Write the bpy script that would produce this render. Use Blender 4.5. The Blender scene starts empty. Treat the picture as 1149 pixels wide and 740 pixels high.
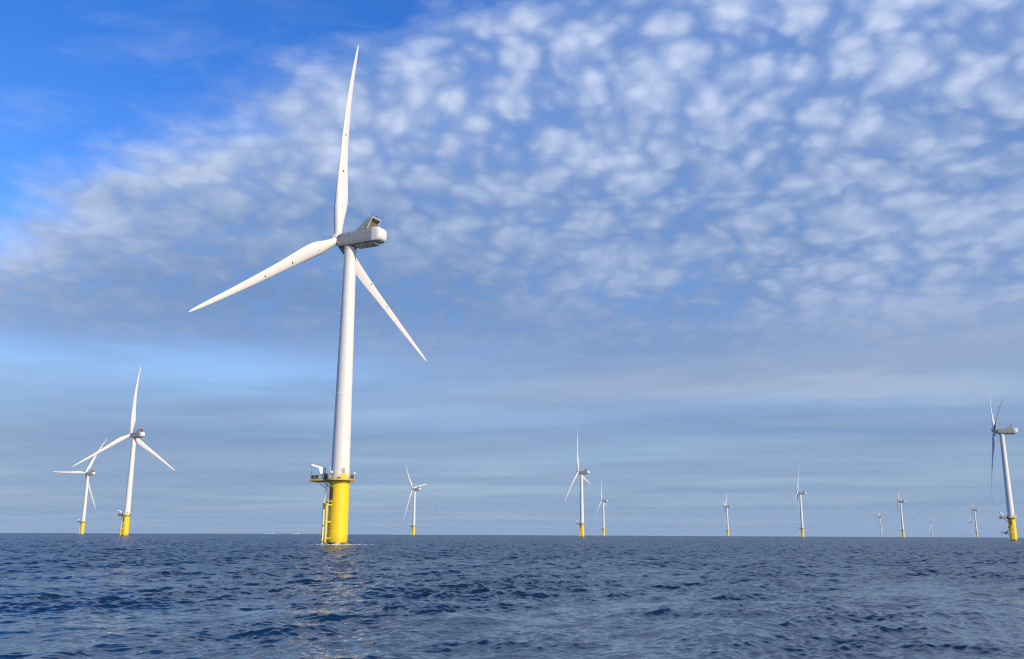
import bpy, math, random
import numpy as np
from mathutils import Vector, Matrix

R = math.radians
scene = bpy.context.scene
COL = scene.collection

# ------------------------------------------------------------------ camera
CAM_H = 2.8
cam_d = bpy.data.cameras.new("camera")
cam = bpy.data.objects.new("camera", cam_d)
COL.objects.link(cam)
cam_d.sensor_width = 36.0
cam_d.lens = 36.0 * 1020.0 / 1149.0
cam_d.clip_start = 0.5
cam_d.clip_end = 90000.0
PITCH, ROLL = R(12.69), R(0.27)
fw = Vector((0, math.cos(PITCH), math.sin(PITCH)))
up0 = Vector((0, -math.sin(PITCH), math.cos(PITCH)))
rt0 = Vector((1, 0, 0))
rt = rt0 * math.cos(ROLL) + up0 * math.sin(ROLL)
up = up0 * math.cos(ROLL) - rt0 * math.sin(ROLL)
cm = Matrix((rt, up, -fw)).transposed().to_4x4()
cm.translation = (0, 0, CAM_H)
cam.matrix_world = cm
scene.camera = cam

# ------------------------------------------------------------------ sun, exposure
SUN_EL, SUN_S = R(27.0), R(46.0)          # SUN_S: to the right of straight-behind the camera
sun_vec = Vector((math.sin(SUN_S) * math.cos(SUN_EL), -math.cos(SUN_S) * math.cos(SUN_EL), math.sin(SUN_EL)))
sl = bpy.data.lights.new("sun", 'SUN')
sl.energy = 4.1
sl.angle = R(0.53)
sl.color = (1.0, 0.87, 0.68)
sun = bpy.data.objects.new("sun", sl)
COL.objects.link(sun)
sun.rotation_euler = sun_vec.to_track_quat('Z', 'Y').to_euler()
sun.location = (200, -200, 300)

vs = scene.view_settings
vs.view_transform = 'Standard'
vs.look = 'None'
vs.exposure = 0.0
vs.gamma = 1.0
vs.use_curve_mapping = False
scene.render.engine = 'CYCLES'
scene.cycles.use_denoising = False
scene.cycles.pixel_filter_type = 'BLACKMAN_HARRIS'
scene.cycles.filter_width = 1.15
scene.cycles.max_bounces = 6
scene.cycles.volume_bounces = 0


# ------------------------------------------------------------------ node helpers
class NT:
    def __init__(self, tree):
        self.t = tree

    def new(self, kind, **kw):
        n = self.t.nodes.new(kind)
        for k, v in kw.items():
            setattr(n, k, v)
        return n

    def put(self, sock, v):
        if isinstance(v, bpy.types.NodeSocket):
            self.t.links.new(v, sock)
        else:
            sock.default_value = v

    def m(self, op, a, b=None, c=None, clamp=False):
        n = self.new('ShaderNodeMath', operation=op, use_clamp=clamp)
        self.put(n.inputs[0], a)
        if b is not None:
            self.put(n.inputs[1], b)
        if c is not None:
            self.put(n.inputs[2], c)
        return n.outputs[0]

    def v(self, op, a, b=None):
        n = self.new('ShaderNodeVectorMath', operation=op)
        self.put(n.inputs[0], a)
        if b is not None:
            if op == 'SCALE':
                self.put(n.inputs['Scale'], b)
            else:
                self.put(n.inputs[1], b)
        return n.outputs['Value'] if op in ('DOT_PRODUCT', 'LENGTH') else n.outputs[0]

    def xyz(self, x, y, z):
        n = self.new('ShaderNodeCombineXYZ')
        for i, q in enumerate((x, y, z)):
            self.put(n.inputs[i], q)
        return n.outputs[0]

    def sep(self, a):
        n = self.new('ShaderNodeSeparateXYZ')
        self.put(n.inputs[0], a)
        return n.outputs

    def smooth(self, x, lo, hi):
        n = self.new('ShaderNodeMapRange', interpolation_type='SMOOTHSTEP')
        self.put(n.inputs[0], x)
        n.inputs[1].default_value, n.inputs[2].default_value = lo, hi
        return n.outputs[0]

    def lin(self, x, lo, hi, a=0.0, b=1.0):
        n = self.new('ShaderNodeMapRange')
        self.put(n.inputs[0], x)
        for i, q in enumerate((lo, hi, a, b)):
            n.inputs[i + 1].default_value = q
        return n.outputs[0]

    def noise(self, vec, scale, detail=4.0, rough=0.5, color=False, lac=2.0, dist=0.0):
        n = self.new('ShaderNodeTexNoise', noise_dimensions='3D')
        self.put(n.inputs['Vector'], vec)
        n.inputs['Scale'].default_value = scale
        n.inputs['Detail'].default_value = detail
        n.inputs['Roughness'].default_value = rough
        n.inputs['Lacunarity'].default_value = lac
        n.inputs['Distortion'].default_value = dist
        return n.outputs['Color'] if color else n.outputs[0]

    def voro(self, vec, scale, smooth=0.6, rnd=1.0):
        n = self.new('ShaderNodeTexVoronoi', feature='SMOOTH_F1', voronoi_dimensions='2D')
        self.put(n.inputs['Vector'], vec)
        n.inputs['Scale'].default_value = scale
        n.inputs['Smoothness'].default_value = smooth
        n.inputs['Randomness'].default_value = rnd
        return n.outputs['Distance']

    def mix(self, f, a, b):
        n = self.new('ShaderNodeMix', data_type='RGBA')
        self.put(n.inputs[0], f)
        self.put(n.inputs[6], a)
        self.put(n.inputs[7], b)
        return n.outputs[2]


# ------------------------------------------------------------------ sky
world = bpy.data.worlds.new("World")
scene.world = world
world.use_nodes = True
wt = world.node_tree
wt.nodes.clear()
W = NT(wt)
sky = W.new('ShaderNodeTexSky', sky_type='NISHITA')
sky.sun_disc = False
sky.sun_elevation = SUN_EL
sky.sun_rotation = math.atan2(sun_vec.x, sun_vec.y)
sky.air_density = 1.0
sky.dust_density = 0.6
sky.ozone_density = 2.0
STR = 0.15
hs = W.new('ShaderNodeHueSaturation')
hs.inputs['Hue'].default_value = 0.519
hs.inputs['Saturation'].default_value = 1.42
hs.inputs['Value'].default_value = 1.42
wt.links.new(sky.outputs[0], hs.inputs['Color'])
blue = hs.outputs[0]

tc = W.new('ShaderNodeTexCoord')
D = tc.outputs['Generated']
dx, dy, dz = W.sep(D)
zc = W.m('ADD', W.m('MAXIMUM', dz, 0.0), 0.03)
px = W.m('DIVIDE', dx, zc)
py = W.m('DIVIDE', dy, zc)
P = W.xyz(px, py, 0.0)                      # point on the cloud deck, deck height = 1
half = (0.5, 0.5, 0.5)
warp = W.v('SUBTRACT', W.noise(P, 1.7, 3, 0.55, color=True), half)
Pw = W.v('ADD', P, W.v('SCALE', warp, 0.30))
warp2 = W.v('SUBTRACT', W.noise(P, 5.0, 3, 0.55, color=True), half)
# the puffs are as tall as they are wide, so seen from below they foreshorten less than a flat sheet
pr = W.v('LENGTH', P)
pq = W.m('LOGARITHM', W.m('ADD', pr, W.m('SQRT', W.m('ADD', W.m('MULTIPLY', pr, pr), 1.0))), math.e)
Q = W.v('SCALE', P, W.m('MULTIPLY', W.m('DIVIDE', pq, W.m('MAXIMUM', pr, 0.01)), 1.35))
Pp = W.v('ADD', W.v('ADD', Q, W.v('SCALE', warp, 0.13)), W.v('SCALE', warp2, 0.07))

# the deck ends in the north-west: distance from its edge line on the deck, frayed by noise
edge_n = W.m('SUBTRACT', W.noise(Pw, 1.5, 6, 0.6), 0.5)
side = W.m('ADD', W.m('ADD', W.m('MULTIPLY', px, 0.62), W.m('MULTIPLY', py, 0.785)), -1.03)
cover = W.smooth(W.m('ADD', side, W.m('MULTIPLY', edge_n, 0.95)), -0.06, 0.24)

# puffs of the altocumulus at two sizes
puff_a = W.lin(W.voro(Pp, 9.4, 0.42), 0.05, 0.60, 1.0, 0.0)
puff_b = W.lin(W.voro(Pp, 19.0, 0.4), 0.05, 0.60, 1.0, 0.0)
fine = W.noise(Pp, 24.0, 6, 0.70)
mid = W.noise(W.v('ADD', Q, W.v('SCALE', warp, 0.2)), 2.9, 5, 0.58)
puff = W.m('ADD', W.m('MULTIPLY', puff_a, 0.60), W.m('ADD', W.m('MULTIPLY', puff_b, 0.38), W.m('MULTIPLY', fine, 0.52)))
open_ = W.m('MULTIPLY', W.smooth(dz, 0.285, 0.51), W.lin(W.smooth(W.m('ADD', px, edge_n), -0.85, -0.05), 0, 1, 0.25, 1.0))   # the deck breaks up overhead, closes lower down
d_open = W.m('ADD', 1.0, W.m('ADD', W.m('MULTIPLY', W.m('SUBTRACT', puff, 0.69), 1.05), W.m('MULTIPLY', W.m('SUBTRACT', mid, 0.5), 1.5)))
a_open = W.lin(W.smooth(d_open, 0.15, 1.0), 0, 1, 0.48, 0.97)
d_shut = W.m('ADD', 0.86, W.m('ADD', W.m('MULTIPLY', W.m('SUBTRACT', puff, 0.60), 0.35), W.m('MULTIPLY', W.m('SUBTRACT', mid, 0.5), 0.55)))
a_shut = W.smooth(d_shut, 0.15, 0.95)
alpha = W.m('MULTIPLY', cover, W.mix(open_, a_shut, a_open))
# thin veils in the clear part
veil = W.smooth(W.noise(W.v('MULTIPLY', Pw, (1.0, 1.9, 1.0)), 1.8, 6, 0.62), 0.46, 0.80)
alpha = W.m('MAXIMUM', alpha, W.m('MULTIPLY', veil, 0.33))

# long streaks lower down, with blue windows between them
pwx, pwy, _ = W.sep(Pw)
Pr = W.xyz(W.m('SUBTRACT', pwx, W.m('MULTIPLY', pwy, 0.30)), W.m('ADD', pwy, W.m('MULTIPLY', pwx, 0.30)), 0.0)   # the streaks run askew
st = W.noise(W.v('MULTIPLY', Pr, (0.34, 0.55, 1.0)), 0.62, 3, 0.5)
st2 = W.noise(W.v('MULTIPLY', Pr, (0.13, 0.36, 1.0)), 0.9, 5, 0.58)
low = W.smooth(dz, 0.27, 0.16)
a_low = W.lin(W.smooth(st, 0.34, 0.58), 0, 1, 0.78, 0.98)
alpha = W.mix(low, alpha, a_low)

# light on the deck: thin puffs glow, the thick lower deck is blue-grey
lit_o = W.smooth(W.m('ADD', W.m('MULTIPLY', puff, 0.85), W.m('MULTIPLY', W.m('SUBTRACT', mid, 0.5), 0.8)), 0.22, 1.12)
big = W.noise(P, 0.9, 4, 0.55)
lit_s = W.smooth(W.m('ADD', W.m('MULTIPLY', puff, 0.33), W.m('ADD', W.m('MULTIPLY', big, 0.75), W.m('MULTIPLY', mid, 0.45))), 0.56, 1.10)
lit_l = W.lin(W.smooth(st2, 0.34, 0.66), 0, 1, 0.18, 0.80)
edge_lit = W.m('MULTIPLY', W.smooth(W.m('ADD', side, W.m('MULTIPLY', edge_n, 0.8)), 0.62, 0.05), 0.50)   # the thin rim of the deck is the brightest
lit = W.mix(open_, W.m('ADD', W.m('ADD', W.m('MULTIPLY', lit_s, 0.60), 0.07), edge_lit), lit_o)
# thicker, darker banks and a thin blue window at their places in the deck
def spot(cx, cy, rx, ry):
    d2 = W.m('ADD', W.m('POWER', W.m('ABSOLUTE', W.m('DIVIDE', W.m('SUBTRACT', W.m('ADD', px, W.m('MULTIPLY', edge_n, 1.2)), cx), rx)), 2.0),
             W.m('POWER', W.m('ABSOLUTE', W.m('DIVIDE', W.m('SUBTRACT', W.m('ADD', py, W.m('MULTIPLY', edge_n, 1.6)), cy), ry)), 2.0))
    return W.m('EXPONENT', W.m('MULTIPLY', d2, -1.0))


thick = W.m('ADD', W.m('MULTIPLY', spot(-0.95, 3.2, 1.0, 0.70), 0.85), W.m('ADD', W.m('MULTIPLY', spot(0.2, 3.9, 1.2, 0.8), 0.4), W.m('MULTIPLY', spot(2.2, 6.9, 2.2, 0.40), 0.9)))
window = W.m('ADD', spot(-1.55, 4.7, 0.75, 0.55), spot(-2.6, 4.2, 0.5, 0.5), clamp=True)
alpha = W.m('MULTIPLY', alpha, W.lin(window, 0, 1, 1.0, 0.66))
lit = W.mix(low, lit, W.m('MULTIPLY', lit_l, 0.62))
lit = W.m('ADD', lit, W.m('MULTIPLY', spot(2.3, 5.2, 1.7, 0.45), 0.32))
lit = W.m('MULTIPLY', lit, W.lin(thick, 0, 1, 1.0, 0.12))
K = 1.0 / STR
c_dark = (0.150 * K, 0.270 * K, 0.520 * K, 1)
c_lite = (0.61 * K, 0.71 * K, 0.93 * K, 1)
c_dark = W.mix(W.m('MULTIPLY', open_, W.m('SUBTRACT', 1.0, low)), c_dark, (0.235 * K, 0.365 * K, 0.68 * K, 1))
c_lite = W.mix(low, c_lite, (0.50 * K, 0.585 * K, 0.72 * K, 1))
ccol = W.mix(lit, c_dark, c_lite)
skycol = W.mix(alpha, blue, ccol)
# milky air low over the sea
hz = W.m('POWER', W.lin(W.m('MAXIMUM', dz, 0.0), 0.0, 0.20, 1.0, 0.0), 1.6)
skycol = W.mix(W.m('MULTIPLY', hz, 0.80), skycol, (0.270 * K, 0.405 * K, 0.58 * K, 1))
bg = W.new('ShaderNodeBackground')
bg.inputs['Strength'].default_value = STR
wt.links.new(skycol, bg.inputs['Color'])
wo = W.new('ShaderNodeOutputWorld')
wt.links.new(bg.outputs[0], wo.inputs['Surface'])


# ------------------------------------------------------------------ materials
def material(name):
    m = bpy.data.materials.new(name)
    m.use_nodes = True
    t = m.node_tree
    b = next(n for n in t.nodes if n.type == 'BSDF_PRINCIPLED')
    return m, NT(t), b


def paint(name, col, rough=0.4, wear=0.06, dirt=(0.35, 0.33, 0.28), streak=True, spec=0.4):
    m, N, b = material(name)
    co = N.new('ShaderNodeTexCoord').outputs['Object']
    n1 = N.noise(co, 0.6, 5, 0.6)
    vec = N.v('MULTIPLY', co, (2.0, 2.0, 0.12)) if streak else co
    n2 = N.smooth(N.noise(vec, 0.9, 4, 0.6), 0.5, 0.8)
    c = N.mix(N.m('MULTIPLY', n2, wear * 2), (*col, 1), (*[q * d for q, d in zip(col, dirt)], 1))
    c = N.mix(N.m('MULTIPLY', n1, wear), c, (*[q * 0.6 for q in col], 1))
    m.node_tree.links.new(c, b.inputs['Base Color'])
    N.put(b.inputs['Roughness'], N.lin(n1, 0.3, 0.7, rough - 0.06, rough + 0.08))
    b.inputs['Specular IOR Level'].default_value = spec
    return m


M_tower = paint("tower_white_paint", (0.80, 0.755, 0.675), 0.38, 0.08, (0.7, 0.66, 0.6))
M_blade = paint("blade_white_paint", (0.80, 0.76, 0.69), 0.33, 0.03, (0.75, 0.72, 0.68), streak=False)
M_nac = paint("nacelle_grey_shaded", (0.38, 0.39, 0.34), 0.5, 0.12, (0.65, 0.62, 0.55))  # light grey coat, darkened so the colour carries the side's shade
def seams(m, xs, zs):
    """thin dark panel joints across given object-space lines"""
    t = m.node_tree
    N = NT(t)
    b = next(n for n in t.nodes if n.type == 'BSDF_PRINCIPLED')
    src = b.inputs['Base Color'].links[0].from_socket
    x, y, z = N.sep(N.new('ShaderNodeTexCoord').outputs['Object'])
    f = None
    for c, q in [(x, v) for v in xs] + [(z, v) for v in zs]:
        k = N.m('LESS_THAN', N.m('ABSOLUTE', N.m('SUBTRACT', c, q)), 0.045)
        f = k if f is None else N.m('MAXIMUM', f, k)
    t.links.new(N.mix(N.m('MULTIPLY', f, 0.65), src, (0.06, 0.06, 0.055, 1)), b.inputs['Base Color'])


seams(M_nac, (-2.3, 1.0, 3.6, 6.2), (0.75, -1.2))
M_rear = paint("nacelle_rear_sunlit", (0.78, 0.75, 0.70), 0.42, 0.08, (0.7, 0.62, 0.5))  # same nacelle coat, sunlight on the rear and cooler frame painted in as white
M_white = paint("crane_white", (0.80, 0.82, 0.82), 0.4, 0.05)
M_cream = paint("bumper_pale_yellow", (0.84, 0.76, 0.42), 0.45, 0.1)
M_dark = paint("dark_grey_steel", (0.05, 0.052, 0.055), 0.55, 0.1)
M_galv = paint("galvanised_steel", (0.36, 0.35, 0.32), 0.5, 0.15)
M_deck = paint("deck_yellow_steel", (0.62, 0.46, 0.08), 0.6, 0.25)
M_rail = paint("railing_yellow", (0.55, 0.42, 0.10), 0.5, 0.15)
M_brown = paint("patch_brown", (0.30, 0.15, 0.03), 0.6, 0.2)  # brown tone of the patch below the platform
M_rad = paint("radiator_core", (0.22, 0.17, 0.11), 0.6, 0.2)
M_glow = paint("lamp_housing_white", (0.75, 0.75, 0.72), 0.3, 0.03)

# yellow splash-zone paint with weed and rust stain near the waterline
M_yel, N, b = material("transition_yellow_paint")
co = N.new('ShaderNodeTexCoord').outputs['Object']
_, _, oz = N.sep(co)
n1 = N.noise(N.v('MULTIPLY', co, (1.6, 1.6, 0.10)), 1.0, 5, 0.6)
n2 = N.noise(co, 1.1, 5, 0.65)
fade = N.noise(N.v('MULTIPLY', co, (0.5, 0.5, 0.25)), 0.8, 4, 0.55)
base = N.mix(fade, (0.92, 0.68, 0.008, 1), (0.88, 0.59, 0.012, 1))
base = N.mix(N.m('MULTIPLY', N.smooth(n1, 0.50, 0.74), 0.30), base, (0.50, 0.25, 0.02, 1))
drop = N.smooth(N.noise(N.v('MULTIPLY', co, (2.5, 2.5, 0.22)), 1.6, 4, 0.6), 0.62, 0.75)
base = N.mix(N.m('MULTIPLY', drop, 0.22), base, (0.78, 0.74, 0.55, 1))
wet = N.smooth(N.m('ADD', oz, N.m('MULTIPLY', N.m('SUBTRACT', n2, 0.5), 3.0)), 2.6, 1.0)
base = N.mix(N.m('MULTIPLY', wet, 0.45), base, (0.42, 0.30, 0.03, 1))
wl = N.smooth(N.m('ADD', oz, N.m('MULTIPLY', N.m('SUBTRACT', n2, 0.5), 2.6)), 0.95, 0.30)
base = N.mix(wl, base, (0.045, 0.045, 0.02, 1))
M_yel.node_tree.links.new(base, b.inputs['Base Color'])
b.inputs['Roughness'].default_value = 0.42


# ------------------------------------------------------------------ mesh helpers
class MB:
    def __init__(self):
        self.v, self.f = [], []

    def loft(self, rings, cap0=True, cap1=True, closed=True):
        n = len(rings[0])
        o = len(self.v)
        for r in rings:
            self.v += [tuple(p) for p in r]
        for i in range(len(rings) - 1):
            for j in range(n if closed else n - 1):
                a, c = o + i * n + j, o + i * n + (j + 1) % n
                self.f.append((a, c, c + n, a + n))
        if cap0:
            self.f.append(tuple(o + j for j in reversed(range(n))))
        if cap1:
            self.f.append(tuple(o + (len(rings) - 1) * n + j for j in range(n)))
        return self

    def tube(self, p0, p1, r0, r1=None, n=10, caps=True):
        r1 = r0 if r1 is None else r1
        p0, p1 = Vector(p0), Vector(p1)
        d = (p1 - p0).normalized()
        a = d.orthogonal().normalized()
        c = d.cross(a)
        ring = lambda p, r: [p + (a * math.cos(t) + c * math.sin(t)) * r for t in (2 * math.pi * k / n for k in range(n))]
        return self.loft([ring(p0, r0), ring(p1, r1)], caps, caps)

    def lathe(self, prof, n=40, cap0=True, cap1=True):
        return self.loft([[Vector((r * math.cos(t), r * math.sin(t), z)) for t in (2 * math.pi * k / n for k in range(n))]
                          for r, z in prof], cap0, cap1)

    def box(self, c, s, mat=None):
        c = Vector(c)
        pts = []
        for z in (-1, 1):
            for x, y in ((-1, -1), (1, -1), (1, 1), (-1, 1)):
                q = Vector((x * s[0] / 2, y * s[1] / 2, z * s[2] / 2))
                pts.append(c + (mat @ q if mat else q))
        return self.loft([pts[:4], pts[4:]])

    def prism(self, poly, z0, z1):
        return self.loft([[Vector((x, y, z0)) for x, y in poly], [Vector((x, y, z1)) for x, y in poly]])

    def build(self, name, mat, parent=None, bevel=0.0, angle=35, smooth=True):
        me = bpy.data.meshes.new(name)
        me.from_pydata([tuple(p) for p in self.v], [], self.f)
        me.materials.append(mat)
        o = bpy.data.objects.new(name, me)
        COL.objects.link(o)
        if smooth:
            me.polygons.foreach_set('use_smooth', [True] * len(me.polygons))
            me.set_sharp_from_angle(angle=R(angle))
        if bevel:
            bv = o.modifiers.new("bevel", 'BEVEL')
            bv.width = bevel
            bv.segments = 2
        if parent:
            o.parent = parent
        return o


# ------------------------------------------------------------------ sea
EARTH = 6371000.0


def make_sea():
    rng = np.random.default_rng(11)
    # angles: fine in front, coarse elsewhere (0 = +Y)
    fine_a = np.arange(R(-44), R(44), 0.00150)
    coarse = np.linspace(R(44), R(360 - 44), 70)[:-1]
    ang = np.concatenate([fine_a, coarse])
    rs = [0.0, 2.0, 4.0, 6.0, 8.0, 10.0]
    r = 11.0
    while r < 14000:
        rs.append(r)
        k = np.interp(math.log(r), np.log([11, 20, 50, 150, 400, 1500, 14000]), [0.004, 0.0016, 0.0014, 0.0020, 0.004, 0.015, 0.06])
        r += max(0.034, r * k)
    rs = np.array(rs)
    dr = np.gradient(rs)
    na, nr = len(ang), len(rs)
    sa, ca = np.sin(ang)[None, :], np.cos(ang)[None, :]
    X = (rs[:, None] * sa).astype(np.float32)
    Y = (rs[:, None] * ca).astype(np.float32)
    Z = np.zeros_like(X)
    DX = np.zeros_like(X)
    DY = np.zeros_like(X)
    wind = math.atan2(-0.62, 0.78)                 # waves run to the right and towards the camera
    NW = 260
    LMIN, LMAX, LP = 0.21, 22.0, 4.2
    lam = np.exp(np.linspace(math.log(LMIN), math.log(LMAX), NW)) * rng.uniform(0.96, 1.04, NW)
    dlnk = math.log(LMAX / LMIN) / NW
    lost = np.full(nr, 0.010)                      # slope variance of the waves too short for the mesh
    # wave groups: rougher and calmer patches a few metres to tens of metres across
    gust = np.zeros_like(X)
    for gl in (7, 9, 13, 17, 26, 38, 60):
        gt = rng.uniform(0, math.pi)
        gust += np.cos(2 * math.pi / gl * (X * math.cos(gt) + Y * math.sin(gt)) + rng.uniform(0, 6.28)) * np.clip(gl / dr[:, None] / 6, 0, 1)
    gust = np.clip(1.05 + 0.19 * gust, 0.45, 1.9).astype(np.float32)
    for L in lam:
        k = 2 * math.pi / L
        Bk = 0.0050 if L < LP else 0.0050 * math.exp(-((L / LP) - 1) * 1.5) + 0.0004
        if L < 2.2:
            Bk *= 1.8 if L > 1.0 else 2.6
        a = math.sqrt(2 * Bk * dlnk) / k
        spread = 0.45 if L > 6 else 0.75
        th = wind + rng.normal() * spread
        kx, ky = k * math.cos(th), k * math.sin(th)
        ph = rng.uniform(0, 2 * math.pi)
        # drop waves the local mesh cannot carry
        fade = np.clip((L / dr - 3.0) / 3.0, 0, 1).astype(np.float32)
        lost += (1 - fade ** 2) * Bk * dlnk
        idx = np.nonzero(fade > 0)[0]
        if not len(idx):
            continue
        i0, i1 = idx[0], idx[-1] + 1
        cols = slice(0, na)
        arg = (kx * X[i0:i1, cols] + ky * Y[i0:i1, cols] + ph).astype(np.float32)
        # wave groups: slow modulation so that rough and calm patches appear
        s, c = np.sin(arg), np.cos(arg)
        am = (a * fade[i0:i1])[:, None] * (gust[i0:i1] if L < 4 else 1.0)
        Z[i0:i1, cols] += am * c
        q = 1.15
        DX[i0:i1, cols] -= am * s * (math.cos(th) * q)
        DY[i0:i1, cols] -= am * s * (math.sin(th) * q)
    Z -= (rs[:, None] ** 2 / (2 * EARTH)).astype(np.float32)      # the curve of the earth gives the horizon
    co = np.stack([X + DX, Y + DY, Z], -1).reshape(-1, 3).astype(np.float32)
    i = np.arange(nr - 1)[:, None] * na
    j = np.arange(na)[None, :]
    j2 = (j + 1) % na
    quads = np.stack([i + j, i + j2, i + na + j2, i + na + j], -1).reshape(-1, 4)
    quads = quads[:, ::-1]
    me = bpy.data.meshes.new("sea")
    me.vertices.add(len(co))
    me.vertices.foreach_set('co', co.ravel())
    me.loops.add(quads.size)
    me.loops.foreach_set('vertex_index', quads.ravel().astype(np.int32))
    me.polygons.add(len(quads))
    me.polygons.foreach_set('loop_start', np.arange(0, quads.size, 4, dtype=np.int32))
    me.update(calc_edges=True)
    me.polygons.foreach_set('use_smooth', np.ones(len(quads), dtype=bool))
    me.validate()
    o = bpy.data.objects.new("sea", me)
    COL.objects.link(o)
    o['kind'] = 'structure'
    at = me.attributes.new("chop", 'FLOAT', 'POINT')
    at.data.foreach_set('value', np.repeat(np.sqrt(lost), na).astype(np.float32))
    m, N, b = material("sea_water")
    pos = N.new('ShaderNodeTexCoord').outputs['Object']
    chop = N.new('ShaderNodeAttribute', attribute_name='chop').outputs['Fac']
    # wavelets finer than the mesh: slopes from two octaves of noise, ruffled in gusty patches
    half = (0.5, 0.5, 0.5)
    flat = N.v('MULTIPLY', pos, (1.0, 1.0, 0.0))
    s1 = N.v('SUBTRACT', N.noise(flat, 0.9, 3, 0.6, color=True), half)
    s2 = N.v('SUBTRACT', N.noise(flat, 2.3, 5, 0.68, color=True), half)
    patch = N.lin(N.noise(flat, 0.03, 3, 0.5), 0.3, 0.7, 0.7, 1.3)
    slope = N.v('ADD', N.v('SCALE', s1, N.m('MULTIPLY', N.m('MAXIMUM', N.m('SUBTRACT', chop, 0.10), 0.0), 30.0)), N.v('SCALE', s2, 0.50))
    slope = N.v('MULTIPLY', N.v('SCALE', slope, patch), (1.0, 1.0, 0.0))
    geo = N.new('ShaderNodeNewGeometry')
    nrm = N.v('NORMALIZE', N.v('ADD', geo.outputs['Normal'], slope))
    m.node_tree.links.new(nrm, b.inputs['Normal'])
    b.inputs['Base Color'].default_value = (0.005, 0.020, 0.038, 1)
    # foam: washed round the big foundation, and rare flecks on the crests
    bx, by, bz = N.sep(pos)
    fx, fy = 240 * math.sin(R(-10.55)), 240 * math.cos(R(-10.55))
    ddx = N.m('SUBTRACT', bx, fx + 0.6)
    ddy = N.m('SUBTRACT', by, fy - 1.0)
    dist = N.m('SQRT', N.m('ADD', N.m('MULTIPLY', ddx, ddx), N.m('MULTIPLY', ddy, ddy)))
    fn = N.noise(flat, 1.6, 5, 0.68)
    ring = N.m('MULTIPLY', N.smooth(dist, 12.0, 4.0), N.smooth(fn, 0.36, 0.54))
    fleck = N.m('MULTIPLY', N.smooth(N.noise(flat, 2.6, 4, 0.65), 0.70, 0.76), N.smooth(N.noise(flat, 0.09, 3, 0.6), 0.52, 0.62))
    fleck = N.m('MULTIPLY', fleck, N.smooth(bz, 0.04, 0.14))
    foam = N.m('MAXIMUM', N.m('MULTIPLY', ring, 0.75), N.m('MULTIPLY', fleck, 0.8))
    m.node_tree.links.new(N.mix(foam, (0.005, 0.020, 0.038, 1), (0.68, 0.70, 0.70, 1)), b.inputs['Base Color'])
    N.put(b.inputs['Roughness'], N.m('MAXIMUM', N.lin(foam, 0, 1, 0.0, 0.75), N.lin(chop, 0.115, 0.19, 0.06, 0.25)))
    b.inputs['IOR'].default_value = 1.42
    me.materials.append(m)
    return o


make_sea()

# ------------------------------------------------------------------ haze
hb = MB().box((0, 1000, 138.0), (32000, 32000, 330.0))
bpy_m = bpy.data.materials.new("haze_air")
bpy_m.use_nodes = True
ht = bpy_m.node_tree
ht.nodes.clear()
pv = ht.nodes.new('ShaderNodeVolumePrincipled')
pv.inputs['Color'].default_value = (0.62, 0.78, 0.95, 1)
pv.inputs['Density'].default_value = 0.00003
pv.inputs['Anisotropy'].default_value = 0.0
ho = ht.nodes.new('ShaderNodeOutputMaterial')
ht.links.new(pv.outputs[0], ho.inputs['Volume'])
haze = hb.build("haze", bpy_m, smooth=False)
haze['kind'] = 'stuff'

# ------------------------------------------------------------------ wind turbine (one, with its parts; the rest are copies)
HUB, RAD, OV = 81.0, 56.0, 4.6
TILT, CONE, BEND, SWEEP = 0.11, 0.042, 2.7, -2.1
PLAT = 16.2
E_ANG = math.atan2(math.sin(R(15)), -math.cos(R(15)))        # where the laydown deck points
L_ANG = R(212)                               # where the boat landing faces


def pol(r, a, z):
    return Vector((r * math.cos(a), r * math.sin(a), z))


def blade_mesh():
    mb = MB()
    rings = []
    n = 28
    for t in [0.020, 0.030, 0.045, 0.07, 0.10, 0.13, 0.16, 0.19, 0.23, 0.28, 0.34, 0.41, 0.48, 0.55, 0.62, 0.69, 0.76, 0.83, 0.89, 0.94, 0.97, 0.99, 1.0]:
        ch = np.interp(t, [0, 0.04, 0.09, 0.15, 0.20, 0.27, 0.40, 0.60, 0.80, 0.93, 0.985, 1.0],
                       [2.2, 2.2, 2.9, 4.0, 4.25, 3.95, 2.95, 2.15, 1.45, 0.95, 0.55, 0.18])
        th = np.interp(t, [0, 0.04, 0.12, 0.2, 0.3, 0.5, 0.8, 1.0], [1.0, 1.0, 0.62, 0.40, 0.28, 0.21, 0.17, 0.15])
        tw = R(np.interp(t, [0, 0.1, 0.2, 0.4, 0.7, 1.0], [19, 19, 15, 9, 5, 3.5]))
        blend = np.interp(t, [0.04, 0.19], [0, 1])
        ax = np.interp(t, [0.04, 0.2], [0.5, 0.32])
        cx = BEND * t ** 2.6 - math.sin(CONE) * RAD * t
        cy = -SWEEP * t ** 2.6
        ring = []
        for k in range(n):
            u = 2 * math.pi * k / n
            xc = 0.5 * (1 - math.cos(u))
            circ = 0.5 * math.sin(u)
            naca = 5 * (0.2969 * math.sqrt(xc) - 0.126 * xc - 0.3516 * xc ** 2 + 0.2843 * xc ** 3 - 0.1036 * xc ** 4)
            yt = (1 - blend) * circ * th + blend * (naca * th * (1 if math.sin(u) >= 0 else -1) + 0.03 * math.sin(math.pi * xc))
            a_, b_ = (xc - ax) * ch, yt * ch
            # chord runs along +Y (to the trailing edge) tipped to +X; suction side downwind (+X)
            ring.append(Vector((cx + a_ * math.sin(tw) + b_ * math.cos(tw), cy + a_ * math.cos(tw) - b_ * math.sin(tw), RAD * t)))
        rings.append(ring)
    mb.loft(rings)
    return mb


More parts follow.
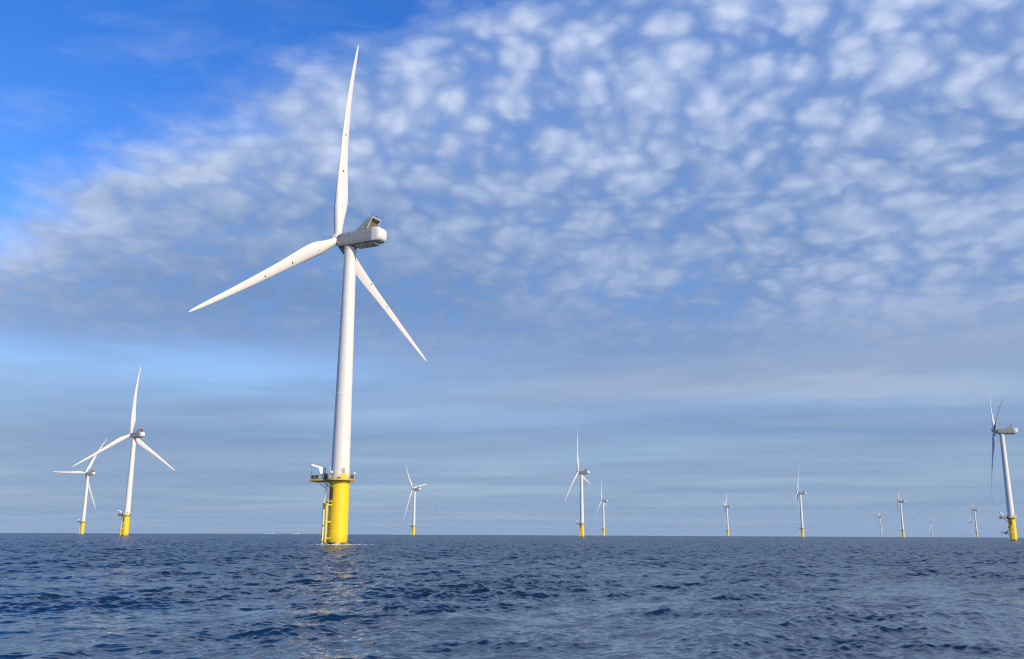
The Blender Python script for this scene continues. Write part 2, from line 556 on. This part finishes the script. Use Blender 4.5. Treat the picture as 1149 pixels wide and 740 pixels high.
def blade_surface(t):
    """point and normal on the downwind face, near mid chord"""
    ch = np.interp(t, [0.15, 0.20, 0.27, 0.40, 0.60], [3.7, 4.0, 3.75, 2.95, 2.15])
    th = np.interp(t, [0.12, 0.2, 0.3, 0.5, 0.8], [0.62, 0.40, 0.28, 0.21, 0.17])
    tw = R(np.interp(t, [0.1, 0.2, 0.4, 0.7], [19, 15, 9, 5]))
    xc = 0.42
    yt = 5 * th * (0.2969 * math.sqrt(xc) - 0.126 * xc - 0.3516 * xc ** 2 + 0.2843 * xc ** 3 - 0.1036 * xc ** 4) + 0.03 * math.sin(math.pi * xc)
    ax = np.interp(t, [0.04, 0.2], [0.5, 0.32])
    a_, b_ = (xc - ax) * ch, yt * ch
    c = Vector((BEND * t ** 2.6 - math.sin(CONE) * RAD * t + a_ * math.sin(tw) + b_ * math.cos(tw),
                -SWEEP * t ** 2.6 + a_ * math.cos(tw) - b_ * math.sin(tw), RAD * t))
    return c, Vector((math.cos(tw), -math.sin(tw), 0))


def rrect(w, h, r, cy, cz, x, n=5):
    pts = []
    for sx, sz, a0 in ((1, 1, 0), (-1, 1, 90), (-1, -1, 180), (1, -1, 270)):
        for k in range(n):
            a = R(a0 + 90 * k / (n - 1))
            pts.append(Vector((x, cy + sx * (w / 2 - r) + r * math.cos(a), cz + sz * (h / 2 - r) + r * math.sin(a))))
    return pts


def make_turbine():
    root = bpy.data.objects.new("wind_turbine", None)
    COL.objects.link(root)
    root.empty_display_size = 5
    # transition piece
    tp = MB().lathe([(2.58, -6), (2.58, 0), (2.52, 8), (2.48, PLAT - 1.0), (2.62, PLAT - 0.95), (2.62, PLAT - 0.45), (2.48, PLAT - 0.4), (2.48, PLAT + 0.3)], 56)
    tp = tp.build("transition_piece", M_yel, root)
    # tower in three cans with flange rings
    prof = [(2.40, PLAT + 0.3)]
    z0, z1 = PLAT + 0.3, HUB - 2.6
    for fz in (0.35, 0.70):
        r = 2.40 + (1.58 - 2.40) * fz
        z = z0 + (z1 - z0) * fz
        prof += [(r + 0.006, z - 0.5), (r + 0.002, z - 0.11), (r + 0.008, z - 0.09), (r + 0.008, z + 0.09), (r - 0.002, z + 0.11), (r - 0.006, z + 0.5)]
    prof += [(1.60, z1 - 0.5), (1.72, z1 - 0.45), (1.72, z1)]
    tw = MB().lathe(prof, 56).build("tower", M_tower, root, angle=60)
    dr = MB()
    da = R(-60)
    for k in range(1):
        dr.loft([[pol(2.43, da + R(a), z) for a in (-11, -5.5, 0, 5.5, 11)] + [pol(2.33, da + R(a), z) for a in (11, 5.5, 0, -5.5, -11)] for z in (PLAT + 0.6, PLAT + 2.8)])
    dr.build("door", M_galv, tw)

    # platform: round walkway plus the laydown deck towards E_ANG
    Rp, We, Le = 3.75, 4.4, 7.7
    he = math.asin(We / 2 / Rp)
    poly = []
    for k in range(33):
        a = E_ANG + he + (2 * math.pi - 2 * he) * k / 32
        poly.append((Rp * math.cos(a), Rp * math.sin(a)))
    ex, ey = Vector((math.cos(E_ANG), math.sin(E_ANG))), Vector((-math.sin(E_ANG), math.cos(E_ANG)))
    for s in (-1, 1):
        q = ex * Le + ey * (s * We / 2)
        poly.append((q.x, q.y))
    pf = MB().prism(poly, PLAT - 0.24, PLAT)
    for s in (-1.6, 0, 1.6):                                  # carrying beams and raking struts under the laydown deck
        a = ex * 2.3 + ey * s
        c = ex * (Le - 0.3) + ey * s
        mt = Matrix.Rotation(E_ANG, 3, 'Z')
        mid = (a + c) / 2
        pf.box((mid.x, mid.y, PLAT - 0.38), ((c - a).length, 0.2, 0.27), mt)
    for s in (-1.6, 1.6):
        a, c = ex * 2.4 + ey * s, ex * 5.2 + ey * s
        pf.tube((a.x, a.y, PLAT - 2.6), (c.x, c.y, PLAT - 0.7), 0.11)
    pf = pf.build("platform", M_deck, root, smooth=False)
    # railing
    rl = MB()
    pts = []
    for i in range(len(poly)):
        a, c = Vector(poly[i]), Vector(poly[(i + 1) % len(poly)])
        m_ = max(1, round((c - a).length / 1.4))
        pts += [a.lerp(c, q / m_) for q in range(m_)]
    pts = [p * (1 - 0.06 / p.length) for p in pts]
    for i, p in enumerate(pts):
        q = pts[(i + 1) % len(pts)]
        if i % 2 == 0 or p.length > Rp + 0.2:
            rl.tube((p.x, p.y, PLAT), (p.x, p.y, PLAT + 1.15), 0.035, n=6)
        for z in (0.6, 1.13):
            rl.tube((p.x, p.y, PLAT + z), (q.x, q.y, PLAT + z), 0.03, n=6, caps=False)
        d = (q - p).normalized()
        rl.box(((p.x + q.x) / 2, (p.y + q.y) / 2, PLAT + 0.11), ((q - p).length, 0.03, 0.2), Matrix.Rotation(math.atan2(d.y, d.x), 3, 'Z'))
    rl.build("railing", M_rail, pf)
    # equipment on the deck
    mE = Matrix.Rotation(E_ANG, 3, 'Z')

    def on_deck(e, s, z):
        q = ex * e + ey * s
        return Vector((q.x, q.y, PLAT + z))
    MB().box(on_deck(7.15, -0.7, 0.75), (0.8, 1.2, 1.1), mE).build("locker", M_dark, pf, 0.04)
    MB().box(on_deck(6.95, 1.1, 0.62), (0.8, 1.0, 1.2), mE).build("locker", M_dark, pf, 0.04)
    MB().box(on_deck(3.1, 1.7, 0.8), (0.7, 1.3, 1.5), mE).build("locker", M_dark, pf, 0.04)
    aR = R(-8)
    MB().box(pol(3.25, aR, PLAT + 0.75), (0.6, 1.1, 1.0), Matrix.Rotation(aR, 3, 'Z')).build("locker", M_dark, pf, 0.04)
    aY = R(-64)
    MB().box(pol(3.62, aY, PLAT + 0.75), (0.10, 1.75, 1.35), Matrix.Rotation(aY, 3, 'Z')).build("wind_screen", M_yel, pf, 0.03)
    for a in (R(4), R(-115)):
        lm = MB()
        c = pol(3.62, a, PLAT)
        lm.tube(c, c + Vector((0, 0, 1.5)), 0.06)
        lm.lathe([(0.02, 0), (0.22, 0.03), (0.25, 0.3), (0.18, 0.55), (0.02, 0.62)], 16)
        for i in range(len(lm.v) - 80, len(lm.v)):
            lm.v[i] = tuple(Vector(lm.v[i]) + c + Vector((0, 0, 1.5)))
        lm.build("navigation_light", M_glow, pf)
    c = pol(3.3, R(-128), PLAT - 0.02)
    MB().tube(c, c + Vector((0, 0, 3.1)), 0.07, 0.05).build("antenna", M_white, pf)
    # davit crane
    cr = MB()
    c = on_deck(5.2, -0.5, 0)
    cr.tube(c, c + Vector((0, 0, 1.5)), 0.24, n=16)
    prof = [(-0.70, 1.50), (0.72, 1.50), (0.86, 3.15), (-0.95, 3.55), (-2.75, 4.05), (-3.05, 3.95), (-2.95, 3.55), (-1.10, 2.95)]
    # side profile runs outwards along the deck (negative = outwards)
    ca = Vector((-math.cos(R(15)), -math.sin(R(15)), 0))          # where the jib points
    cb = Vector((0, 0, 1)).cross(ca)
    side = lambda s: [Vector((c.x, c.y, PLAT)) - ca * u + cb * s + Vector((0, 0, v_)) for u, v_ in prof]
    cr.loft([side(-0.5), side(0.5)])
    cr = cr.build("davit_crane", M_white, root, 0.06)
    hp = Vector((c.x, c.y, PLAT)) + ca * 2.85
    MB().tube(hp + Vector((0, 0, 1.9)), hp + Vector((0, 0, 3.7)), 0.03, n=6).tube(hp + Vector((0, 0, 1.6)), hp + Vector((0, 0, 1.95)), 0.10, n=8).build("hook", M_dark, cr)

    # boat landing: two bumper tubes with stubs back to the transition piece
    n_ = Vector((math.cos(L_ANG), math.sin(L_ANG), 0))
    t_ = Vector((-math.sin(L_ANG), math.cos(L_ANG), 0))
    for s, mt, nm in ((-1, M_cream, "white_bumper_tube"), (1, M_yel, "bumper_tube")):
        bl = MB()
        o_ = n_ * 3.6 + t_ * (s * 1.0)
        bl.tube(o_ + Vector((0, 0, -5)), o_ + Vector((0, 0, 10.3)), 0.27, n=14)
        bl.tube(o_ + Vector((0, 0, 10.3)), o_ + Vector((0, 0, 10.9)), 0.20, 0.05, n=14)
        for z in (1.6, 5.6, 9.8):
            bl.tube(n_ * 2.2 + t_ * (s * 0.9) + Vector((0, 0, z)), o_ + Vector((0, 0, z)), 0.17, n=10)
        if s < 0:
            bl.tube(o_ + Vector((0, 0, 10.3)), o_ * 0.84 + Vector((0, 0, PLAT - 0.2)), 0.11, n=10)
        bl = bl.build("bumper_tube", mt, root)
        if s < 0:
            bl['label'] = "pale bumper tube with a thin pipe rising from it to the deck"
    # ladder with side rails, rungs and a safety cage in its upper run
    ld = MB()
    for s in (-1, 1):
        o_ = n_ * 3.05 + t_ * (s * 0.28)
        ld.tube(o_ + Vector((0, 0, -3)), o_ + Vector((0, 0, PLAT + 1.2)), 0.06, n=8)
    z = -1.0
    while z < PLAT:
        ld.tube(n_ * 3.05 - t_ * 0.28 + Vector((0, 0, z)), n_ * 3.05 + t_ * 0.28 + Vector((0, 0, z)), 0.025, n=6)
        z += 0.32
    for z in (11.0, 12.2, 13.4, 14.6, 15.8):
        for k in range(8):
            a0, a1 = math.pi * k / 8, math.pi * (k + 1) / 8
            ld.tube(n_ * (3.05 - 0.7 * math.sin(a0)) + t_ * (0.4 * math.cos(a0)) + Vector((0, 0, z)),
                    n_ * (3.05 - 0.7 * math.sin(a1)) + t_ * (0.4 * math.cos(a1)) + Vector((0, 0, z)), 0.03, n=6, caps=False)
    ld.build("ladder", M_galv, root)
    rp = MB()
    o_ = n_ * 3.05 + t_ * 0.95
    rp.box(o_ + Vector((0, 0, 10.6)), (1.3, 2.0, 0.12), Matrix.Rotation(L_ANG, 3, 'Z'))
    rp.tube(n_ * 3.5 + t_ * 1.9 + Vector((0, 0, 10.6)), n_ * 3.5 + t_ * 1.9 + Vector((0, 0, 11.7)), 0.04, n=6)
    rp.tube(n_ * 3.5 + t_ * 0.3 + Vector((0, 0, 11.7)), n_ * 3.5 + t_ * 1.9 + Vector((0, 0, 11.7)), 0.04, n=6)
    rp.build("rest_platform", M_deck, root)
    # brown curved patch on the transition piece, below the platform
    pa = R(-90 - 45)
    MB().loft([[pol(2.60, pa + R(a), z) for a in np.linspace(-19, 19, 7)] + [pol(2.45, pa + R(a), z) for a in np.linspace(19, -19, 7)] for z in (11.2, 14.2)]).build("brown_patch", M_brown, tp)

    # nacelle (local +X towards its rear, origin at the tower axis, z = 0 at hub height)
    def nac(secs):
        mb = MB()
        mb.loft([rrect(w, h, r, 0, cz, x) for x, w, h, r, cz in secs])
        return mb
    nc = nac([(-3.5, 3.0, 3.0, 0.5, 0.0), (-3.3, 3.3, 3.3, 0.4, 0.0), (-2.4, 3.65, 3.55, 0.25, 0.05), (1.0, 3.9, 3.7, 0.22, 0.1), (8.3, 3.9, 3.75, 0.22, 0.12)])
    nc.loft([rrect(w, 0.75, 0.18, 0, -2.05, x) for x, w in ((2.4, 2.3), (2.7, 2.7), (8.6, 2.7), (9.0, 2.2))])       # keel below
    nc.tube((0, 0, -2.2), (0, 0, -1.6), 1.78, n=40)                                                                  # yaw ring
    nc.box((-0.6, 0.4, 2.02), (2.2, 1.6, 0.25))                                                                      # roof hatch
    nc = nc.build("nacelle", M_nac, root, angle=32)
    rc = nac([(8.25, 3.93, 3.80, 0.24, 0.13), (9.6, 3.93, 3.80, 0.40, 0.13), (10.2, 3.75, 3.55, 0.75, 0.14), (10.65, 3.35, 2.95, 0.95, 0.15), (10.85, 2.6, 2.1, 0.9, 0.15)])
    rc.build("rear_cover", M_rear, nc, angle=50)
    # cooler: two raking side panels, a roof and a radiator core, open to the rear
    ck = MB()
    zb, zt = 1.93, 4.85
    for s in (-1, 1):
        y0, y1 = s * 1.95, s * 1.83
        sp = [(3.0, zb), (6.6, zb), (8.3, zt), (6.9, zt)]
        ck.loft([[Vector((x, y0, z)) for x, z in sp], [Vector((x, y1, z)) for x, z in sp]])
    ck.loft([[Vector((6.9, y, zt)), Vector((8.3, y, zt)), Vector((8.3, y, zt - 0.14)), Vector((6.82, y, zt - 0.14))] for y in (-1.83, 1.83)])
    ck.loft([[Vector((3.0, y, zb)), Vector((6.9, y, zt - 0.002)), Vector((7.02, y, zt - 0.14)), Vector((3.25, y, zb))] for y in (-1.83, 1.83)])
    ck = ck.build("cooler", M_nac, nc, smooth=False)
    fr = MB()
    for s in (-1, 1):
        fr.loft([[Vector((6.62, s * 1.90 + q, zb)), Vector((6.84, s * 1.90 + q, zb)), Vector((8.54, s * 1.90 + q, zt + 0.05)), Vector((8.31, s * 1.90 + q, zt + 0.05))] for q in (-0.09, 0.09)])
    fr.box((8.42, 0, zt - 0.02), (0.22, 3.6, 0.17))
    # frame, core and sensor are pieces of the cooler that sits on the nacelle: kept in its own material slots
    me = ck.data
    o2 = fr.build("cooler_frame", M_rear, nc, smooth=False)
    core = MB()
    core.loft([[Vector((5.9, y, zb)), Vector((6.25, y, zb)), Vector((7.5, y, zt - 0.2)), Vector((7.15, y, zt - 0.2))] for y in (-1.8, 1.8)])
    core.build("radiator_core", M_rad, nc, smooth=False)
    for y in (-0.8, 0.8):
        ms = MB()
        ms.tube((7.6, y, zt - 0.03), (7.6, y, zt + 1.1), 0.04, n=6)
        ms.box((7.6, y, zt + 1.1), (0.35, 0.12, 0.12))
        ms.build("wind_sensor", M_dark, nc)

    # hub (local X downwind, origin at rotor centre) and blades
    hp = []
    for x, r in ((-2.3, 0.05), (-2.2, 0.5), (-1.9, 0.95), (-1.3, 1.4), (-0.6, 1.62), (0.6, 1.62), (1.05, 1.45)):
        hp.append([Vector((x, r * math.cos(t), r * math.sin(t))) for t in (2 * math.pi * k / 32 for k in range(32))])
    hb_ = MB().loft(hp).build("hub", M_blade, root, angle=50)
    bl0 = blade_mesh()
    blades = []
    first = bl0.build("blade", M_blade, root, angle=50)
    for k in range(3):
        o = first if k == 0 else first.copy()
        if k:
            COL.objects.link(o)
        blades.append(o)
    rec_me = None
    for o in blades:
        for t in (0.165, 0.345, 0.53):
            if rec_me is None or len(rec_me) < 3:
                c, nn = blade_surface(t)
                rec_me = rec_me or []
                r_ = MB().tube(c - nn * 0.15, c + nn * 0.05, 0.26 if t < 0.4 else 0.22, n=14).build("receptor", M_dark, o)
                rec_me.append(r_.data)
            else:
                r_ = bpy.data.objects.new("receptor", rec_me[(0.165, 0.345, 0.53).index(t)])
                COL.objects.link(r_)
                r_.parent = o
    return root


def frame(x_axis, z_axis, loc):
    x, z = Vector(x_axis).normalized(), Vector(z_axis).normalized()
    y = z.cross(x)
    m = Matrix((x, y, z)).transposed().to_4x4()
    m.translation = loc
    return m


def pose(root, loc, yaw, psi):
    """yaw: where the rear of the nacelle points, measured from -Y towards +X; psi: rotor angle"""
    root.location = loc
    rear = Vector((math.sin(yaw), -math.cos(yaw), 0))
    front = -rear * math.cos(TILT) + Vector((0, 0, math.sin(TILT)))
    p = Vector((-math.cos(yaw), -math.sin(yaw), 0))
    upv = p.cross(-front)
    if upv.z < 0:
        upv = -upv
    centre = Vector((0, 0, HUB)) + front * OV
    k = 0
    for ch in root.children:
        n = ch.name.split('.')[0]
        if n == 'nacelle':
            ch.matrix_basis = frame(rear, (0, 0, 1), (0, 0, HUB - 0.5))
        elif n == 'hub':
            ch.matrix_basis = frame(-front, upv, centre)
        elif n == 'blade':
            a = psi + k * 2 * math.pi / 3
            d = upv * math.cos(a) + p * math.sin(a)
            ch.matrix_basis = frame(-front, d, centre)
            k += 1


def copy_tree(o, parent=None):
    c = o.copy()
    COL.objects.link(c)
    if parent:
        c.parent = parent
    for ch in list(o.children):
        copy_tree(ch, c)
    return c


GROUP = "wind turbines of the offshore farm"
# azimuth, distance, yaw, rotor angle, label
FARM = [
    (-10.55, 240, 62.4, 5.3, "largest white wind turbine, on a thick yellow foundation with ladder, its reflection streaking the sea"),
    (-22.49, 807, 60, 4, "white wind turbine at left whose lowest-left blade crosses the upper blade of the one behind"),
    (-24.72, 1372, 70, 94, "wind turbine with one blade level, leftmost of all, its upper blade crossed by its neighbour's"),
    (-5.97, 1656, 68, 44, "small wind turbine standing alone just right of the largest one, blades in a Y"),
    (4.37, 1181, 66, 18, "taller wind turbine of the close pair at the middle of the horizon"),
    (5.69, 2184, 68, 18, "shorter wind turbine of the close pair at the middle of the horizon"),
    (13.12, 2620, 68, 78, "small pale wind turbine standing alone just right of the middle pair"),
    (17.39, 1811, 68, 112, "slim wind turbine with yellow base and upright blade, second tallest right of the middle pair"),
    (21.69, 4088, 62, 64, "tiny pale wind turbine just left of the taller one in the cluster of three"),
    (22.84, 2314, 66, 60, "tallest wind turbine in the cluster of three small ones on the right horizon"),
    (24.32, 5570, 62, 56, "tiny pale wind turbine just right of the taller one in the cluster of three"),
    (28.33, 781, 68, 74, "big wind turbine at the right edge seen edge-on, half its tower in shade"),
    (26.58, 3104, 62, 62, "taller wind turbine of the small overlapping pair beside the big edge-on one"),
    (26.31, 5731, 62, 72, "faint tiny wind turbine, shorter of the overlapping pair beside the big edge-on one"),
]
proto = make_turbine()
for i, (az, dist, yaw, psi, label) in enumerate(FARM):
    o = proto if i == 0 else copy_tree(proto)
    pose(o, (dist * math.sin(R(az)), dist * math.cos(R(az)), -dist * dist / (2 * EARTH)), R(yaw), R(psi))
    o['label'] = label
    o['category'] = 'wind turbine'
    o['group'] = GROUP

# ------------------------------------------------------------------ gull low over the water near the right-hand turbine
def make_gull(loc, heading):
    M_gd = paint("gull_dark_plumage", (0.06, 0.06, 0.065), 0.7, 0.1, streak=False)
    M_gl = paint("gull_grey_plumage", (0.14, 0.14, 0.15), 0.7, 0.1, streak=False)
    rings = []
    for x, r, z in ((-0.34, 0.01, 0.02), (-0.30, 0.04, 0.02), (-0.18, 0.07, 0.0), (0.0, 0.095, 0.0), (0.14, 0.085, 0.02), (0.22, 0.06, 0.05), (0.29, 0.062, 0.07), (0.34, 0.045, 0.07), (0.38, 0.018, 0.06), (0.44, 0.005, 0.045)):
        rings.append([Vector((x, r * math.cos(t), z + r * math.sin(t))) for t in (2 * math.pi * k / 14 for k in range(14))])
    body = MB().loft(rings).build("gull", M_gd)
    for s in (-1, 1):
        rg = []
        for y, x0, x1, z in ((0.05, 0.14, -0.10, 0.05), (0.25, 0.17, -0.06, 0.16), (0.42, 0.15, -0.05, 0.20), (0.60, 0.03, -0.12, 0.17), (0.74, -0.14, -0.20, 0.10)):
            rg.append([Vector((x0, s * y, z)), Vector(((x0 + x1) / 2, s * y, z + 0.02)), Vector((x1, s * y, z)), Vector(((x0 + x1) / 2, s * y, z - 0.008))])
        MB().loft(rg).build("wing", M_gl, body)
    MB().loft([[Vector((-0.28, -0.04, 0.03)), Vector((-0.28, 0.04, 0.03)), Vector((-0.28, 0.04, 0.01)), Vector((-0.28, -0.04, 0.01))],
               [Vector((-0.46, -0.10, 0.02)), Vector((-0.46, 0.10, 0.02)), Vector((-0.46, 0.10, 0.008)), Vector((-0.46, -0.10, 0.008))]]).build("tail", M_gl, body)
    body.location = loc
    body.rotation_euler = (R(10), 0, heading)
    body['label'] = "small dark gull gliding low over the sea just left of the yellow foundation"
    body['category'] = "bird"


g_az, g_d = 28.0, 120.0
make_gull((g_d * math.sin(R(g_az)), g_d * math.cos(R(g_az)), CAM_H + 0.35), R(200))

# ------------------------------------------------------------------ wash round the large foundation
def make_wash():
    rng = random.Random(5)
    m, N, b = material("foam_white")
    co = N.new('ShaderNodeTexCoord').outputs['Object']
    n = N.noise(co, 2.2, 5, 0.65)
    m.node_tree.links.new(N.mix(N.smooth(n, 0.35, 0.7), (0.30, 0.33, 0.34, 1), (0.70, 0.72, 0.72, 1)), b.inputs['Base Color'])
    b.inputs['Roughness'].default_value = 0.7
    mb = MB()
    bx, by = 240 * math.sin(R(-10.55)), 240 * math.cos(R(-10.55))
    # broken lumps of foam, thick against the steel and thinning outwards, drifting off to the right
    for i in range(80):
        a = rng.uniform(0, 2 * math.pi)
        r = 2.75 + rng.expovariate(1.0) * (1.0 + 0.9 * max(0, math.cos(a + 0.6)))
        if r > 9:
            continue
        cx, cy = bx + r * math.cos(a), by + r * math.sin(a)
        w = rng.uniform(0.12, 0.42) * (1.2 if r < 3.4 else 0.75)
        h = rng.uniform(0.08, 0.30) * (1.3 if r < 3.2 else 0.55)
        st = rng.uniform(1.2, 2.6)
        rings = []
        for q, z in ((1.0, -0.25), (0.95, 0.35), (0.65, 0.8), (0.15, 1.0)):
            rings.append([Vector((cx - math.sin(a) * w * st * q * math.cos(t) + math.cos(a) * w * q * math.sin(t) + rng.uniform(-.05, .05),
                                  cy + math.cos(a) * w * st * q * math.cos(t) + math.sin(a) * w * q * math.sin(t) + rng.uniform(-.05, .05),
                                  0.04 + h * z)) for t in (2 * math.pi * k / 9 for k in range(9))])
        mb.loft(rings)
    o = mb.build("foam", m, angle=80)
    o['kind'] = 'stuff'


make_wash()

# ------------------------------------------------------------------ the coast, barely over the horizon
def on_coast(px, d):
    a = math.atan((px - 574.5) / 1020.0 / 0.9754)
    return Vector((d * math.sin(a), d * math.cos(a), -d * d / (2 * EARTH)))


M_dune = paint("dune_sand", (0.36, 0.36, 0.33), 0.9, 0.2, streak=False)
sh = MB()
secs = []
for px, h in ((225, 2), (256, 7), (272, 9), (292, 8), (310, 7), (330, 9), (352, 8), (372, 6), (400, 2)):
    p, q = on_coast(px, 9200), on_coast(px, 9500)
    secs.append([p + Vector((0, 0, -4)), p.lerp(q, 0.4) + Vector((0, 0, h + 3)), q + Vector((0, 0, h + 2)), q + Vector((0, 0, -4))])
sh.loft(secs)
sh.build("shore", M_dune)['kind'] = 'structure'
M_wall = paint("seafront_white_render", (0.80, 0.80, 0.78), 0.6, 0.05)
for px, wd, lab in ((317, 70, "white seafront building on the far shore, the one farther from the largest turbine"),
                    (345, 55, "white seafront building on the far shore, the one nearer the largest turbine")):
    p = on_coast(px, 9100)
    root = bpy.data.objects.new("seafront_building", None)
    COL.objects.link(root)
    root.location = p + Vector((0, 0, -2))
    root['label'], root['category'] = lab, "building"
    root['group'] = "white buildings on the far shore"
    MB().box((0, 0, 6), (wd, 18, 12)).build("wall", M_wall, root, smooth=False)
    MB().prism([(-wd / 2 - 1, -10), (wd / 2 + 1, -10), (wd / 2 + 1, 10), (-wd / 2 - 1, 10)], 12.0, 13.0).build("roof", M_galv, root, smooth=False)
    for fl in range(3):
        MB().box((0, -9.02, 3 + 3.6 * fl), (wd - 8, 0.3, 1.3)).build("window_band", M_dark, root, smooth=False)
